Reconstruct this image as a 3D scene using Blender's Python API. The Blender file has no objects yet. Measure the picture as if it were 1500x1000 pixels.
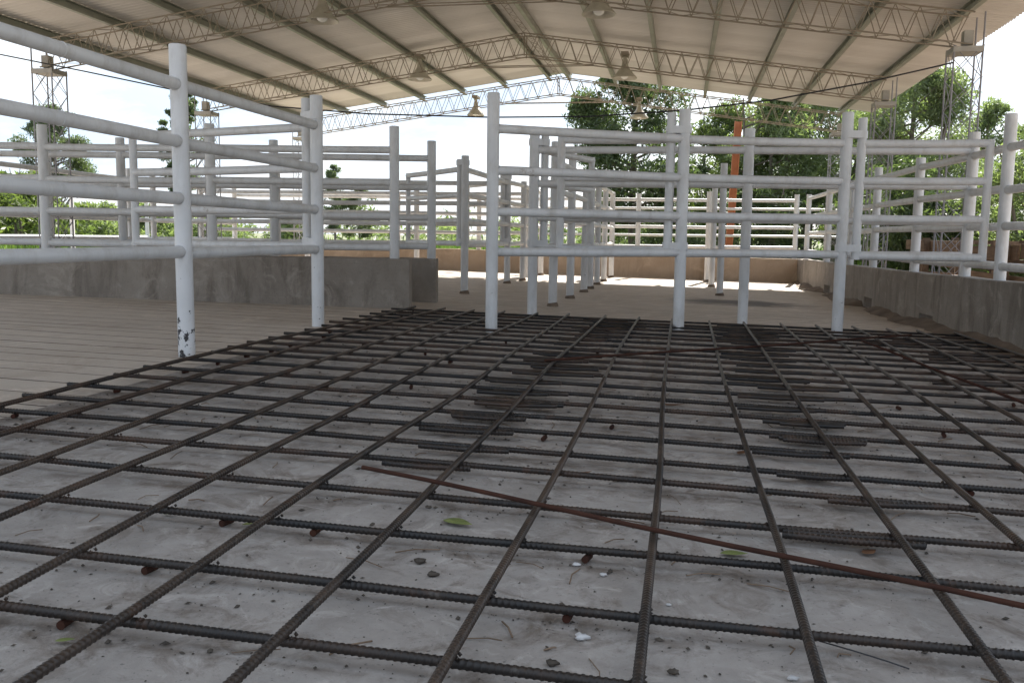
import bpy, math, random
import numpy as np
from mathutils import Vector, Matrix
random.seed(7); rng = np.random.default_rng(7)
S = bpy.context.scene
col = S.collection
rad = math.radians

# ------------------------------------------------------------------ camera
FPX = 1318.28                      # focal length in pixels of a 1500 px wide picture
CAM = Vector((0, 0, 0.80))
CF = Vector((-0.18103809, 0.97660957, -0.11601275))
CR = Vector((0.98287061, 0.18380206, 0.01349712))
CU = Vector((-0.0345048, 0.11158203, 0.99315601))
cd = bpy.data.cameras.new('camera'); cam = bpy.data.objects.new('camera', cd); col.objects.link(cam)
cd.sensor_width = 36; cd.lens = FPX / 1500 * 36; cd.clip_start = 0.05; cd.clip_end = 2000
cam.matrix_world = Matrix(((CR.x, CU.x, -CF.x, CAM.x), (CR.y, CU.y, -CF.y, CAM.y), (CR.z, CU.z, -CF.z, CAM.z), (0, 0, 0, 1)))
S.camera = cam

# ------------------------------------------------------------------ sky, sun, exposure
SUN_E, SUN_H = 40.0, Vector((0.20, 1.2))          # elevation, horizontal direction towards the sun
az = math.atan2(SUN_H.x, SUN_H.y)                  # clockwise from +Y
W = bpy.data.worlds.new('World'); S.world = W; W.use_nodes = True
wn, wl = W.node_tree.nodes, W.node_tree.links; wn.clear()
wo = wn.new('ShaderNodeOutputWorld'); bg = wn.new('ShaderNodeBackground'); sky = wn.new('ShaderNodeTexSky')
sky.sky_type = 'NISHITA'; sky.sun_disc = False; sky.sun_elevation = rad(SUN_E); sky.sun_rotation = az
sky.air_density = 1.0; sky.dust_density = 1.6; sky.ozone_density = 1.0
tc = wn.new('ShaderNodeTexCoord'); mp = wn.new('ShaderNodeMapping'); mp.inputs['Scale'].default_value = (1.0, 1.0, 2.6)
nz = wn.new('ShaderNodeTexNoise'); nz.inputs['Scale'].default_value = 2.2; nz.inputs['Detail'].default_value = 7; nz.inputs['Roughness'].default_value = 0.55
cr = wn.new('ShaderNodeValToRGB'); cr.color_ramp.elements[0].position = 0.38; cr.color_ramp.elements[1].position = 0.66
cr.color_ramp.elements[0].color = (0.80, 0.80, 0.80, 1); cr.color_ramp.elements[1].color = (0.97, 0.97, 0.97, 1)
mx = wn.new('ShaderNodeMixRGB')
nz2 = wn.new('ShaderNodeTexNoise'); nz2.inputs['Scale'].default_value = 4.5; nz2.inputs['Detail'].default_value = 8; nz2.inputs['Roughness'].default_value = 0.6
cr2 = wn.new('ShaderNodeValToRGB'); cr2.color_ramp.elements[0].position = 0.40; cr2.color_ramp.elements[1].position = 0.60
cr2.color_ramp.elements[0].color = (0.48, 0.60, 0.77, 1); cr2.color_ramp.elements[1].color = (0.82, 0.87, 0.92, 1)      # thin and thick cloud
sc2 = wn.new('ShaderNodeMixRGB'); sc2.blend_type = 'MULTIPLY'; sc2.inputs['Fac'].default_value = 1; sc2.inputs['Color2'].default_value = (4.5, 4.5, 4.5, 1)
wl.new(mp.outputs['Vector'], nz2.inputs['Vector']); wl.new(nz2.outputs['Fac'], cr2.inputs['Fac']); wl.new(cr2.outputs['Color'], sc2.inputs['Color1']); wl.new(sc2.outputs['Color'], mx.inputs['Color2'])
wl.new(tc.outputs['Generated'], mp.inputs['Vector']); wl.new(mp.outputs['Vector'], nz.inputs['Vector'])
wl.new(nz.outputs['Fac'], cr.inputs['Fac']); wl.new(cr.outputs['Color'], mx.inputs['Fac'])
wl.new(sky.outputs['Color'], mx.inputs['Color1']); wl.new(mx.outputs['Color'], bg.inputs['Color'])
bg.inputs['Strength'].default_value = 0.11
wl.new(bg.outputs['Background'], wo.inputs['Surface'])
sd = bpy.data.lights.new('sun', 'SUN'); sd.energy = 5.0; sd.angle = rad(0.6); sd.color = (1.0, 0.95, 0.87)
so = bpy.data.objects.new('sun', sd); col.objects.link(so); so.location = (8, 20, 20)
sdir = Vector((SUN_H.normalized().x * math.cos(rad(SUN_E)), SUN_H.normalized().y * math.cos(rad(SUN_E)), math.sin(rad(SUN_E))))
so.rotation_euler = sdir.to_track_quat('Z', 'Y').to_euler()
S.view_settings.view_transform = 'Standard'; S.view_settings.look = 'None'
S.view_settings.exposure = 1.62; S.view_settings.gamma = 1.0
S.render.engine = 'CYCLES'
S.cycles.max_bounces = 8; S.cycles.diffuse_bounces = 5; S.cycles.transmission_bounces = 4; S.cycles.transparent_max_bounces = 6

# ------------------------------------------------------------------ pixel -> place helpers (floor, known height, known row)
SL = -0.02182                                      # the yard floor falls to the right: z = SL * x
def ray(x, y): return CF * FPX + CR * (x - 750) - CU * (y - 500)
def fl(x, y, dz=0.0):
    d = ray(x, y); t = (dz - CAM.z) / (d.z - SL * d.x); return CAM + d * t
def atY(x, y, Y): d = ray(x, y); return CAM + d * (Y / d.y)
def atZ(x, y, Z): d = ray(x, y); return CAM + d * ((Z - CAM.z) / d.z)
def fz(x): return SL * x

# ------------------------------------------------------------------ materials
def new_mat(name):
    m = bpy.data.materials.new(name); m.use_nodes = True
    nt = m.node_tree; b = nt.nodes['Principled BSDF']; return m, nt, b
def node(nt, t, **kw):
    n = nt.nodes.new(t)
    for k, v in kw.items():
        if k in n.inputs: n.inputs[k].default_value = v
        else: setattr(n, k, v)
    return n
def noise(nt, scale, detail=5, rough=0.55, vec=None, dist=0.0):
    n = node(nt, 'ShaderNodeTexNoise', Scale=scale, Detail=detail, Roughness=rough, Distortion=dist)
    if vec: nt.links.new(vec, n.inputs['Vector'])
    return n.outputs['Fac']
def ramp(nt, fac, stops):
    r = nt.nodes.new('ShaderNodeValToRGB'); e = r.color_ramp.elements
    while len(e) < len(stops): e.new(0.5)
    for i, (p, c) in enumerate(stops):
        e[i].position = p; e[i].color = (*c, 1) if len(c) == 3 else c
    nt.links.new(fac, r.inputs['Fac']); return r.outputs['Color']
def mix(nt, fac, a, b, mode='MIX'):
    n = nt.nodes.new('ShaderNodeMixRGB'); n.blend_type = mode
    for s, v in (('Fac', fac), ('Color1', a), ('Color2', b)):
        if isinstance(v, (int, float)): n.inputs[s].default_value = v
        elif isinstance(v, tuple): n.inputs[s].default_value = (*v, 1)
        else: nt.links.new(v, n.inputs[s])
    return n.outputs['Color']
def obj_co(nt, scale=(1, 1, 1), kind='Object'):
    t = nt.nodes.new('ShaderNodeTexCoord'); m = nt.nodes.new('ShaderNodeMapping'); m.inputs['Scale'].default_value = scale
    nt.links.new(t.outputs[kind], m.inputs['Vector']); return m.outputs['Vector']
def world_co(nt, scale=(1, 1, 1)):
    g = nt.nodes.new('ShaderNodeNewGeometry'); m = nt.nodes.new('ShaderNodeMapping'); m.inputs['Scale'].default_value = scale
    nt.links.new(g.outputs['Position'], m.inputs['Vector']); return m.outputs['Vector']
def bump(nt, b, h, strength=0.3, dist=0.01):
    n = nt.nodes.new('ShaderNodeBump'); n.inputs['Strength'].default_value = strength; n.inputs['Distance'].default_value = dist
    nt.links.new(h, n.inputs['Height']); nt.links.new(n.outputs['Normal'], b.inputs['Normal'])
BW = lambda v: (v, v, v)

def mat_paint(name, chips, lo, hi):
    m, nt, b = new_mat(name); v = world_co(nt)
    c = ramp(nt, noise(nt, 3.0, 6, 0.6, v), [(0.3, lo), (0.7, hi)])
    grime = ramp(nt, noise(nt, 9.0, 8, 0.7, world_co(nt, (1, 1, 0.35))), [(0.48, BW(0)), (0.74, BW(1))])
    g2 = mix(nt, 1.0, grime, BW(0.55), 'MULTIPLY')
    c = mix(nt, g2, c, (0.40, 0.37, 0.33))
    # chipped paint near the feet of the posts
    sep = nt.nodes.new('ShaderNodeSeparateXYZ'); nt.links.new(world_co(nt), sep.inputs[0])
    low = node(nt, 'ShaderNodeMapRange'); low.inputs['From Min'].default_value = 0.75; low.inputs['From Max'].default_value = 0.0
    nt.links.new(sep.outputs['Z'], low.inputs['Value'])
    n = noise(nt, 21.0, 5, 0.65, v)
    ad = node(nt, 'ShaderNodeMath', operation='MULTIPLY_ADD'); ad.inputs[1].default_value = chips
    nt.links.new(low.outputs['Result'], ad.inputs[0]); nt.links.new(n, ad.inputs[2])
    chip = ramp(nt, ad.outputs[0], [(0.735, BW(0)), (0.75, BW(1))])
    c = mix(nt, chip, c, (0.035, 0.032, 0.035))
    rust = ramp(nt, noise(nt, 2.2, 9, 0.75, v), [(0.66, BW(0)), (0.72, BW(0.75))])
    c = mix(nt, rust, c, (0.20, 0.12, 0.07))
    nt.links.new(c, b.inputs['Base Color']); b.inputs['Roughness'].default_value = 0.42
    bump(nt, b, noise(nt, 60, 3, 0.5, v), 0.12, 0.002); return m
def mat_rebar(name, rustiness, top=(0.062, 0.036, 0.024)):
    m, nt, b = new_mat(name); v = world_co(nt)
    oi = nt.nodes.new('ShaderNodeObjectInfo')
    n = noise(nt, 5.0, 7, 0.65, v)
    ad = node(nt, 'ShaderNodeMath', operation='MULTIPLY_ADD'); ad.inputs[1].default_value = 0.14
    nt.links.new(oi.outputs['Random'], ad.inputs[0]); nt.links.new(n, ad.inputs[2])
    c = ramp(nt, ad.outputs[0], [(0.40 - rustiness, (0.014, 0.0138, 0.0145)), (0.58 - rustiness, (0.026, 0.0195, 0.016)), (0.78 - rustiness, top)])
    dust = ramp(nt, noise(nt, 17, 6, 0.7, v), [(0.60, BW(0)), (0.72, BW(0.45))])
    c = mix(nt, dust, c, (0.17, 0.15, 0.13))
    c = mix(nt, ramp(nt, noise(nt, 3.3, 8, 0.7, v, 0.7), [(0.58, BW(0)), (0.70, BW(0.75))]), c, (0.085, 0.040, 0.022))
    nt.links.new(c, b.inputs['Base Color']); b.inputs['Roughness'].default_value = 0.46; b.inputs['Metallic'].default_value = 0.2
    bump(nt, b, noise(nt, 220, 4, 0.6, v), 0.25, 0.001); return m
def mat_rust(name, a, c2):
    m, nt, b = new_mat(name); v = world_co(nt)
    nt.links.new(ramp(nt, noise(nt, 12, 7, 0.65, v), [(0.3, a), (0.7, c2)]), b.inputs['Base Color'])
    b.inputs['Roughness'].default_value = 0.9; b.inputs['Specular IOR Level'].default_value = 0.2; bump(nt, b, noise(nt, 150, 4, 0.6, v), 0.3, 0.001); return m
def node_scale(nt, sock, k):
    n = node(nt, 'ShaderNodeMath', operation='MULTIPLY'); nt.links.new(sock, n.inputs[0]); n.inputs[1].default_value = k; return n.outputs[0]
def mat_concrete(name, lo, hi, dark, stain=0.5, scale=1.0, streak=False, rough=0.85, bumps=0.35, patch=None, dirt=False, boards=False):
    m, nt, b = new_mat(name); v = world_co(nt)
    c = ramp(nt, noise(nt, 1.3 * scale, 8, 0.62, v), [(0.3, lo), (0.7, hi)])
    c = mix(nt, 0.35, c, ramp(nt, noise(nt, 7.5 * scale, 7, 0.65, v, 0.6), [(0.35, lo), (0.65, hi)]), 'MIX')
    st = noise(nt, 2.6 * scale, 9, 0.72, world_co(nt, (1.4, 1.4, 0.28)) if streak else v, 0.8)
    sm = ramp(nt, st, [(0.50, BW(0)), (0.68, BW(stain))])
    c = mix(nt, sm, c, dark)
    pale = ramp(nt, noise(nt, 4.1 * scale, 8, 0.7, v, 1.2), [(0.54, BW(0)), (0.66, BW(0.55))])
    c = mix(nt, pale, c, tuple(min(1, x * 1.28) for x in hi))
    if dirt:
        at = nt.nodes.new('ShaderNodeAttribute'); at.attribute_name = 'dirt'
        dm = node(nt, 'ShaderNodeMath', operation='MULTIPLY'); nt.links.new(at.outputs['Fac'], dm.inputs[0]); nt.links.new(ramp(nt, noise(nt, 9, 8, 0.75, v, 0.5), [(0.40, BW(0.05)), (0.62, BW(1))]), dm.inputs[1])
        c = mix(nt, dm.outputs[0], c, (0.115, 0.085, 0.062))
    if patch:
        sub = node(nt, 'ShaderNodeVectorMath', operation='SUBTRACT'); nt.links.new(v, sub.inputs[0]); sub.inputs[1].default_value = (patch[0], patch[1], 0)
        mul = node(nt, 'ShaderNodeVectorMath', operation='MULTIPLY'); nt.links.new(sub.outputs[0], mul.inputs[0]); mul.inputs[1].default_value = (1 / patch[2], 1 / patch[3], 0)
        ln = node(nt, 'ShaderNodeVectorMath', operation='LENGTH'); nt.links.new(mul.outputs[0], ln.inputs[0])
        ma = node(nt, 'ShaderNodeMath', operation='MULTIPLY_ADD'); nt.links.new(noise(nt, 2.5, 7, 0.7, world_co(nt, (1, 2, 1))), ma.inputs[0]); ma.inputs[1].default_value = 1.6; nt.links.new(ln.outputs['Value'], ma.inputs[2])
        c = mix(nt, ramp(nt, node_scale(nt, ma.outputs[0], 0.5), [(0.62, BW(0.9)), (0.86, BW(0))]), c, (0.09, 0.08, 0.075))
    sp = ramp(nt, noise(nt, 75, 4, 0.7, v), [(0.30, BW(0.55)), (0.40, BW(1.0))])
    c = mix(nt, 1.0, c, sp, 'MULTIPLY')
    nt.links.new(c, b.inputs['Base Color']); b.inputs['Roughness'].default_value = rough
    h = mix(nt, 0.5, noise(nt, 9, 6, 0.6, v), noise(nt, 130, 5, 0.7, v))
    if boards:      # marks of the shuttering boards and blow holes
        wv = node(nt, 'ShaderNodeTexWave', wave_type='BANDS', bands_direction='Z', wave_profile='SAW'); wv.inputs['Scale'].default_value = 1.9; wv.inputs['Distortion'].default_value = 0.15
        nt.links.new(world_co(nt), wv.inputs['Vector'])
        ed = ramp(nt, wv.outputs['Fac'], [(0.0, BW(0.0)), (0.06, BW(1)), (0.94, BW(1)), (1.0, BW(0.2))])
        h = mix(nt, 0.12, h, ed); holes = ramp(nt, noise(nt, 34, 2, 0.4, v), [(0.24, BW(0.35)), (0.30, BW(1))]); h = mix(nt, 1.0, h, holes, 'MULTIPLY')
    bump(nt, b, h, bumps, 0.012); return m
def mat_plain(name, lo, hi, scale=6, rough=0.6, metal=0.0, streak=(1, 1, 1), rand=0.0, bumps=0.1):
    m, nt, b = new_mat(name); v = obj_co(nt, streak)
    c = ramp(nt, noise(nt, scale, 7, 0.6, v), [(0.3, lo), (0.7, hi)])
    if rand:
        oi = nt.nodes.new('ShaderNodeObjectInfo')
        c = mix(nt, 1.0, c, ramp(nt, oi.outputs['Random'], [(0, BW(1 - rand)), (1, BW(1.0))]), 'MULTIPLY')
    nt.links.new(c, b.inputs['Base Color']); b.inputs['Roughness'].default_value = rough; b.inputs['Metallic'].default_value = metal
    if bumps: bump(nt, b, noise(nt, scale * 9, 5, 0.6, v), bumps, 0.004)
    return m
def mat_leaf(name, lo, hi, trans=0.35):
    m, nt, b = new_mat(name); v = world_co(nt)
    g = nt.nodes.new('ShaderNodeNewGeometry')
    f = mix(nt, 0.5, noise(nt, 0.9, 4, 0.6, v), g.outputs['Random Per Island'])
    c = ramp(nt, f, [(0.25, lo), (0.75, hi)])
    nt.links.new(c, b.inputs['Base Color']); b.inputs['Roughness'].default_value = 0.55
    t = nt.nodes.new('ShaderNodeBsdfTranslucent'); nt.links.new(mix(nt, 1.0, c, (1.0, 1.15, 0.55), 'MULTIPLY'), t.inputs['Color'])
    ms = nt.nodes.new('ShaderNodeMixShader'); ms.inputs['Fac'].default_value = trans
    nt.links.new(b.outputs[0], ms.inputs[1]); nt.links.new(t.outputs[0], ms.inputs[2])
    nt.links.new(ms.outputs[0], nt.nodes['Material Output'].inputs['Surface']); return m
M = {}
M['paint'] = mat_paint('white_paint', 0.07, (0.62, 0.622, 0.625), (0.74, 0.74, 0.74))
M['paint_chipped'] = mat_paint('chipped_white_paint', 0.20, (0.62, 0.625, 0.635), (0.74, 0.742, 0.75))
M['rebar'] = mat_rebar('rebar_steel', 0.0)
M['rebar_brown'] = mat_rebar('rebar_brown', 0.10)
M['rebar_worn'] = mat_rebar('rebar_worn', 0.13, (0.066, 0.046, 0.034))
M['rust'] = mat_rust('rusty_steel', (0.034, 0.016, 0.012), (0.072, 0.030, 0.019))
M['redrust'] = mat_rust('red_rust', (0.030, 0.014, 0.011), (0.075, 0.028, 0.018))
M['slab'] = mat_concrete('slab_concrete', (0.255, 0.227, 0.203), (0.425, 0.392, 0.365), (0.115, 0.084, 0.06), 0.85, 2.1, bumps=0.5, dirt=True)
M['floor'] = mat_concrete('floor_concrete', (0.43, 0.368, 0.308), (0.56, 0.487, 0.415), (0.29, 0.21, 0.15), 0.45, 0.7, rough=0.8, patch=(0.75, 12.0, 1.1, 0.75))
M['groove'] = mat_plain('groove_dirt', (0.05, 0.038, 0.03), (0.17, 0.13, 0.10), 3, 0.95)
M['wall'] = mat_concrete('wall_concrete', (0.225, 0.192, 0.16), (0.36, 0.316, 0.27), (0.115, 0.092, 0.073), 0.75, 0.9, streak=True, bumps=0.8, boards=True)
M['farwall'] = mat_concrete('far_wall_render', (0.38, 0.28, 0.20), (0.48, 0.375, 0.285), (0.23, 0.165, 0.12), 0.5, 0.6, streak=True)
M['sheet'] = mat_plain('roof_sheet', (0.66, 0.628, 0.585), (0.76, 0.735, 0.695), 1.4, 0.5, 0.05, (0.25, 2.0, 1), 0.16, 0.04)
M['purlin'] = mat_plain('purlin_steel', (0.27, 0.275, 0.235), (0.38, 0.38, 0.33), 2.5, 0.5, 0.2)
M['truss'] = mat_plain('truss_steel', (0.24, 0.205, 0.16), (0.35, 0.31, 0.25), 4, 0.6, 0.1)
M['column'] = mat_plain('column_steel', (0.22, 0.215, 0.235), (0.33, 0.32, 0.335), 4, 0.6, 0.1)
M['capsteel'] = mat_plain('cap_steel', (0.30, 0.28, 0.25), (0.44, 0.42, 0.38), 8, 0.6, 0.1)
M['lamp'] = mat_plain('lamp_enamel', (0.46, 0.43, 0.36), (0.58, 0.55, 0.47), 10, 0.4, 0.15)
m, nt, b = new_mat('lamp_glass'); b.inputs['Base Color'].default_value = (0.85, 0.85, 0.83, 1); b.inputs['Roughness'].default_value = 0.15; M['glass'] = m
M['cable'] = mat_plain('black_cable', (0.02, 0.02, 0.022), (0.035, 0.035, 0.04), 5, 0.6)
M['orange'] = mat_plain('primer_orange', (0.36, 0.13, 0.06), (0.47, 0.19, 0.09), 5, 0.7)
M['wood'] = mat_plain('old_timber', (0.13, 0.085, 0.055), (0.27, 0.19, 0.13), 3.5, 0.85, 0, (6, 0.6, 6), 0.5, 0.3)
M['soil'] = mat_plain('bare_soil', (0.20, 0.14, 0.095), (0.33, 0.25, 0.18), 1.2, 0.95, 0, (1, 1, 1), 0, 0.4)
M['earth'] = mat_plain('yard_earth', (0.40, 0.33, 0.26), (0.52, 0.44, 0.355), 0.6, 0.95, 0, (1, 1, 1), 0, 0.4)
M['dirt'] = mat_plain('drifted_dirt', (0.10, 0.075, 0.055), (0.24, 0.185, 0.14), 4, 0.95, 0, (1, 1, 1), 0, 0.6)
M['stone'] = mat_plain('pebble_stone', (0.045, 0.036, 0.028), (0.12, 0.098, 0.078), 20, 0.9, 0, (1, 1, 1), 0.4, 0.3)
M['palestone'] = mat_plain('pale_stone', (0.45, 0.44, 0.44), (0.62, 0.61, 0.60), 20, 0.8)
M['bark'] = mat_plain('tree_bark', (0.09, 0.075, 0.06), (0.20, 0.17, 0.14), 4, 0.9, 0, (3, 3, 0.6), 0, 0.4)
M['leaf_dark'] = mat_leaf('leaf_dark', (0.056, 0.080, 0.040), (0.130, 0.168, 0.078), 0.45)
M['leaf_mid'] = mat_leaf('leaf_mid', (0.120, 0.155, 0.080), (0.250, 0.290, 0.160), 0.52)
M['leaf_euc'] = mat_leaf('leaf_euc', (0.070, 0.092, 0.055), (0.140, 0.175, 0.095), 0.45)
M['leaf_yellow'] = mat_leaf('leaf_yellow', (0.080, 0.112, 0.040), (0.165, 0.200, 0.075), 0.45)
M['grass'] = mat_leaf('grass_blade', (0.060, 0.110, 0.025), (0.150, 0.210, 0.055), 0.4)
M['fallen_green'] = mat_plain('fallen_leaf_green', (0.13, 0.17, 0.05), (0.24, 0.27, 0.09), 25, 0.6)
M['fallen_brown'] = mat_plain('fallen_leaf_brown', (0.13, 0.062, 0.032), (0.25, 0.125, 0.06), 25, 0.7)
m, nt, b = new_mat('ground_grass'); v = world_co(nt)
nt.links.new(mix(nt, ramp(nt, noise(nt, 0.35, 8, 0.65, v), [(0.42, BW(0)), (0.6, BW(1))]), (0.075, 0.115, 0.035), (0.17, 0.15, 0.09)), b.inputs['Base Color'])
b.inputs['Roughness'].default_value = 0.95; bump(nt, b, noise(nt, 8, 6, 0.7, v), 0.6, 0.05); M['ground'] = m

# ------------------------------------------------------------------ mesh helpers
class MB:
    def __init__(s): s.v = []; s.f = []; s.mi = []; s.cur = 0
    def add(s, vs, fs):
        o = len(s.v); s.v += [tuple(p) for p in vs]; s.f += [tuple(i + o for i in f) for f in fs]; s.mi += [s.cur] * len(fs)
    def tube(s, pts, r, n=12, cap=True, r2=None):
        pts = [Vector(p) for p in pts]; vs = []; fs = []; N = len(pts)
        u = None
        for i, p in enumerate(pts):
            d = (pts[min(i + 1, N - 1)] - pts[max(i - 1, 0)]).normalized()
            if u is None: u = d.orthogonal().normalized()
            else: u = (u - d * u.dot(d)).normalized()
            w = d.cross(u)
            rr = r if r2 is None else r + (r2 - r) * i / (N - 1)
            if isinstance(r, (list, tuple)): rr = r[i]
            for k in range(n):
                a = 2 * math.pi * k / n; vs.append(p + (u * math.cos(a) + w * math.sin(a)) * rr)
        for i in range(N - 1):
            for k in range(n):
                a, b2 = i * n + k, i * n + (k + 1) % n; fs.append((a, b2, b2 + n, a + n))
        if cap: fs.append(tuple(reversed(range(n)))); fs.append(tuple((N - 1) * n + k for k in range(n)))
        s.add(vs, fs)
    def box(s, c, size, rz=0.0, rot=None):
        c = Vector(c); h = Vector(size) / 2
        R = rot if rot is not None else Matrix.Rotation(rz, 3, 'Z')
        vs = [c + R @ Vector((sx * h.x, sy * h.y, sz * h.z)) for sx in (-1, 1) for sy in (-1, 1) for sz in (-1, 1)]
        s.add(vs, [(0, 1, 3, 2), (4, 6, 7, 5), (0, 4, 5, 1), (2, 3, 7, 6), (0, 2, 6, 4), (1, 5, 7, 3)])
    def lathe(s, c, prof, n=24):
        c = Vector(c); vs = []; fs = []
        for (r, z) in prof:
            for k in range(n):
                a = 2 * math.pi * k / n; vs.append(c + Vector((r * math.cos(a), r * math.sin(a), z)))
        for i in range(len(prof) - 1):
            for k in range(n):
                a, b2 = i * n + k, i * n + (k + 1) % n; fs.append((a, b2, b2 + n, a + n))
        s.add(vs, fs)
    def build(s, name, mats, parent=None, smooth=True, loc=None, bevel=0.0, sharp=40):
        me = bpy.data.meshes.new(name)
        L = Vector(loc) if loc is not None else (parent_loc(parent) if parent else Vector((0, 0, 0)))
        base = Vector((0, 0, 0))
        me.from_pydata([Vector(p) - L for p in s.v], [], s.f)
        mats = mats if isinstance(mats, (list, tuple)) else [mats]
        for mm in mats: me.materials.append(M[mm])
        if len(mats) > 1: me.polygons.foreach_set('material_index', s.mi)
        if smooth:
            me.polygons.foreach_set('use_smooth', [True] * len(me.polygons))
            try: me.set_sharp_from_angle(angle=rad(sharp))
            except Exception: pass
        me.update()
        o = bpy.data.objects.new(name, me); col.objects.link(o)
        if parent:
            o.parent = parent
        else: o.location = L
        if bevel:
            bm = o.modifiers.new('bevel', 'BEVEL'); bm.width = bevel; bm.segments = 2; bm.limit_method = 'ANGLE'
        return o
def parent_loc(o):
    l = Vector((0, 0, 0))
    while o is not None: l += o.location; o = o.parent
    return l
def tag(o, label=None, cat=None, group=None, kind=None):
    if label: o['label'] = label
    if cat: o['category'] = cat
    if group: o['group'] = group
    if kind: o['kind'] = kind
    return o
def empty(name, loc, label, cat, group=None):
    o = bpy.data.objects.new(name, None); col.objects.link(o); o.location = loc; o.empty_display_size = 0.1
    return tag(o, label, cat, group)

# ------------------------------------------------------------------ ground and floors
mb = MB(); n = 40; ext = 900
mb.add([(-ext, -120, -0.22), (ext, -120, -0.22), (ext, 1500, -0.22), (-ext, 1500, -0.22)], [(0, 1, 2, 3)])
tag(mb.build('ground', 'ground', smooth=False), kind='structure')
mb = MB(); mb.add([(-34, -40, -0.215), (24, -40, -0.215), (24, 17, -0.215), (9, 19.3, -0.215), (-12, 19.2, -0.215), (-20, 13, -0.215), (-34, 7, -0.215)], [(0, 1, 2, 3, 4, 5, 6)])
tag(mb.build('yard_earth', 'earth', smooth=False), kind='structure')
mb = MB()   # bare trodden soil to the right of the yard
pts = []
for i in range(33):
    y = 1 + i * 0.8
    pts.append((y, 2.55, 7.6 + 1.3 * math.sin(i * 0.7) + random.uniform(-.4, .4)))
vs = []; fs = []
for (y, a, b2) in pts:
    for k in range(7):
        t = k / 6; vs.append((a + (b2 - a) * t, y, -0.20 + 0.10 * math.sin(math.pi * min(1, t * 1.2)) * random.uniform(.5, 1.2) * (1 - t)))
for i in range(len(pts) - 1):
    for k in range(6): a = i * 7 + k; fs.append((a, a + 1, a + 8, a + 7))
mb.add(vs, fs); tag(mb.build('soil_path', 'soil'), kind='structure')

YM = 8.62                       # far edge of the steel mat
def grooved(name, x0, x1, y0, y1, pitch, nx):
    """concrete sheet with shallow hand-drawn grooves running across it"""
    mb = MB(); xs = [x0 + (x1 - x0) * i / nx for i in range(nx + 1)]
    rows = []; y = y0; rows.append((y0, 0)); y += pitch * 0.6
    while y < y1 - 0.06:
        w = random.uniform(0.005, 0.010)
        rows += [(y - w, 0), (y - w * 0.4, 1), (y + w * 0.4, 1), (y + w, 0)]
        y += pitch * random.uniform(0.8, 1.2)
    rows.append((y1, 0)); ph = {}
    vs = []
    for i, (yy, g) in enumerate(rows):
        gi = (i - 1) // 4
        if gi not in ph: ph[gi] = (random.uniform(0, 6), random.uniform(.3, 1.0), random.uniform(0, 6))
        p, amp, p2 = ph[gi]
        for x in xs:
            inner = 0 < i < len(rows) - 1
            wob = (0.020 * math.sin(x * 0.9 + p) * amp + 0.007 * math.sin(x * 3.1 + p2)) if inner else 0
            dep = 0.001 + max(0.0, 0.45 + 0.7 * math.sin(x * 0.55 + p2 + yy)) * 0.010
            vs.append((x, yy + wob, fz(x) - g * dep))
    n = nx + 1
    mb.v = vs
    for i in range(len(rows) - 1):
        groove = (rows[i][1] + rows[i + 1][1]) > 0
        for k in range(nx):
            a = i * n + k; mb.f.append((a, a + 1, a + n + 1, a + n)); mb.mi.append(1 if groove else 0)
    return tag(mb.build(name, ['floor', 'groove'], smooth=False), kind='structure')
grooved('floor', -9.6, -2.62, -4.0, 8.2, 0.235, 40)
mb = MB()   # strip of floor left of the mat, up to the first low wall and beyond
grooved('floor', -9.6, -2.62, 8.2, 18.6, 0.24, 30)
grooved('floor', -2.62, 3.0, YM, 18.9, 0.17, 30)
TB = [0.60, 0.90, 1.20, 1.50, 1.79, 2.14, 2.47, 2.82, 3.09, 3.40, 3.70, 4.02, 4.31, 4.63, 4.96, 5.23, 5.51, 5.80, 6.07, 6.36, 6.68, 6.99, 7.28, 7.58, 7.87, 8.15, 8.43]
slant = lambda x, y: 0.055 * x * min(1, max(0, (y - 3) / 5))
xs = np.linspace(-2.62, 3.0, 151); ys = np.concatenate([np.linspace(-4, 0.9, 12), np.arange(0.93, 5.0, 0.02), np.arange(5.02, YM - .02, 0.035), [YM]])
GX, GY = np.meshgrid(xs, ys); GZ = SL * GX - 0.003 * rng.random(GX.shape); GZ[:, 0] = SL * xs[0]; GZ[:, -1] = SL * xs[-1]; GZ[-1] = SL * xs
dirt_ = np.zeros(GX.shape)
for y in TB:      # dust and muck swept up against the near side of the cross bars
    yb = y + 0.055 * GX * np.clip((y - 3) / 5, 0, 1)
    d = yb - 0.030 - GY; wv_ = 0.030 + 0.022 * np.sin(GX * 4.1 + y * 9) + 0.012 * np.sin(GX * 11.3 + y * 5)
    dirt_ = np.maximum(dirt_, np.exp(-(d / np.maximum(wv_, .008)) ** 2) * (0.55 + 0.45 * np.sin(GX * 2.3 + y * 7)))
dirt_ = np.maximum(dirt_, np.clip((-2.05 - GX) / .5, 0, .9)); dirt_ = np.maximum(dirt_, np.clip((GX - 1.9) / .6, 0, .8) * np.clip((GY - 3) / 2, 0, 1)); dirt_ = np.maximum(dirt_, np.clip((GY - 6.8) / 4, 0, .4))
nx, ny = len(xs), len(ys); ii = (np.arange(ny - 1)[:, None] * nx + np.arange(nx - 1)[None, :]).ravel()
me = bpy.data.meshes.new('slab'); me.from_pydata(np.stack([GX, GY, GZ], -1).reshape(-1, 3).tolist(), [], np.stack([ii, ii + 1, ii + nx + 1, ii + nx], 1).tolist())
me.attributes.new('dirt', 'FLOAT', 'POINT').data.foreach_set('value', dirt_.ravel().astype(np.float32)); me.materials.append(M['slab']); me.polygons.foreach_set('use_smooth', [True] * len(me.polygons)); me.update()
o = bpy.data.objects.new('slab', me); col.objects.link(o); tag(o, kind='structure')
mb = MB()   # edge of the raised floor
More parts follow.
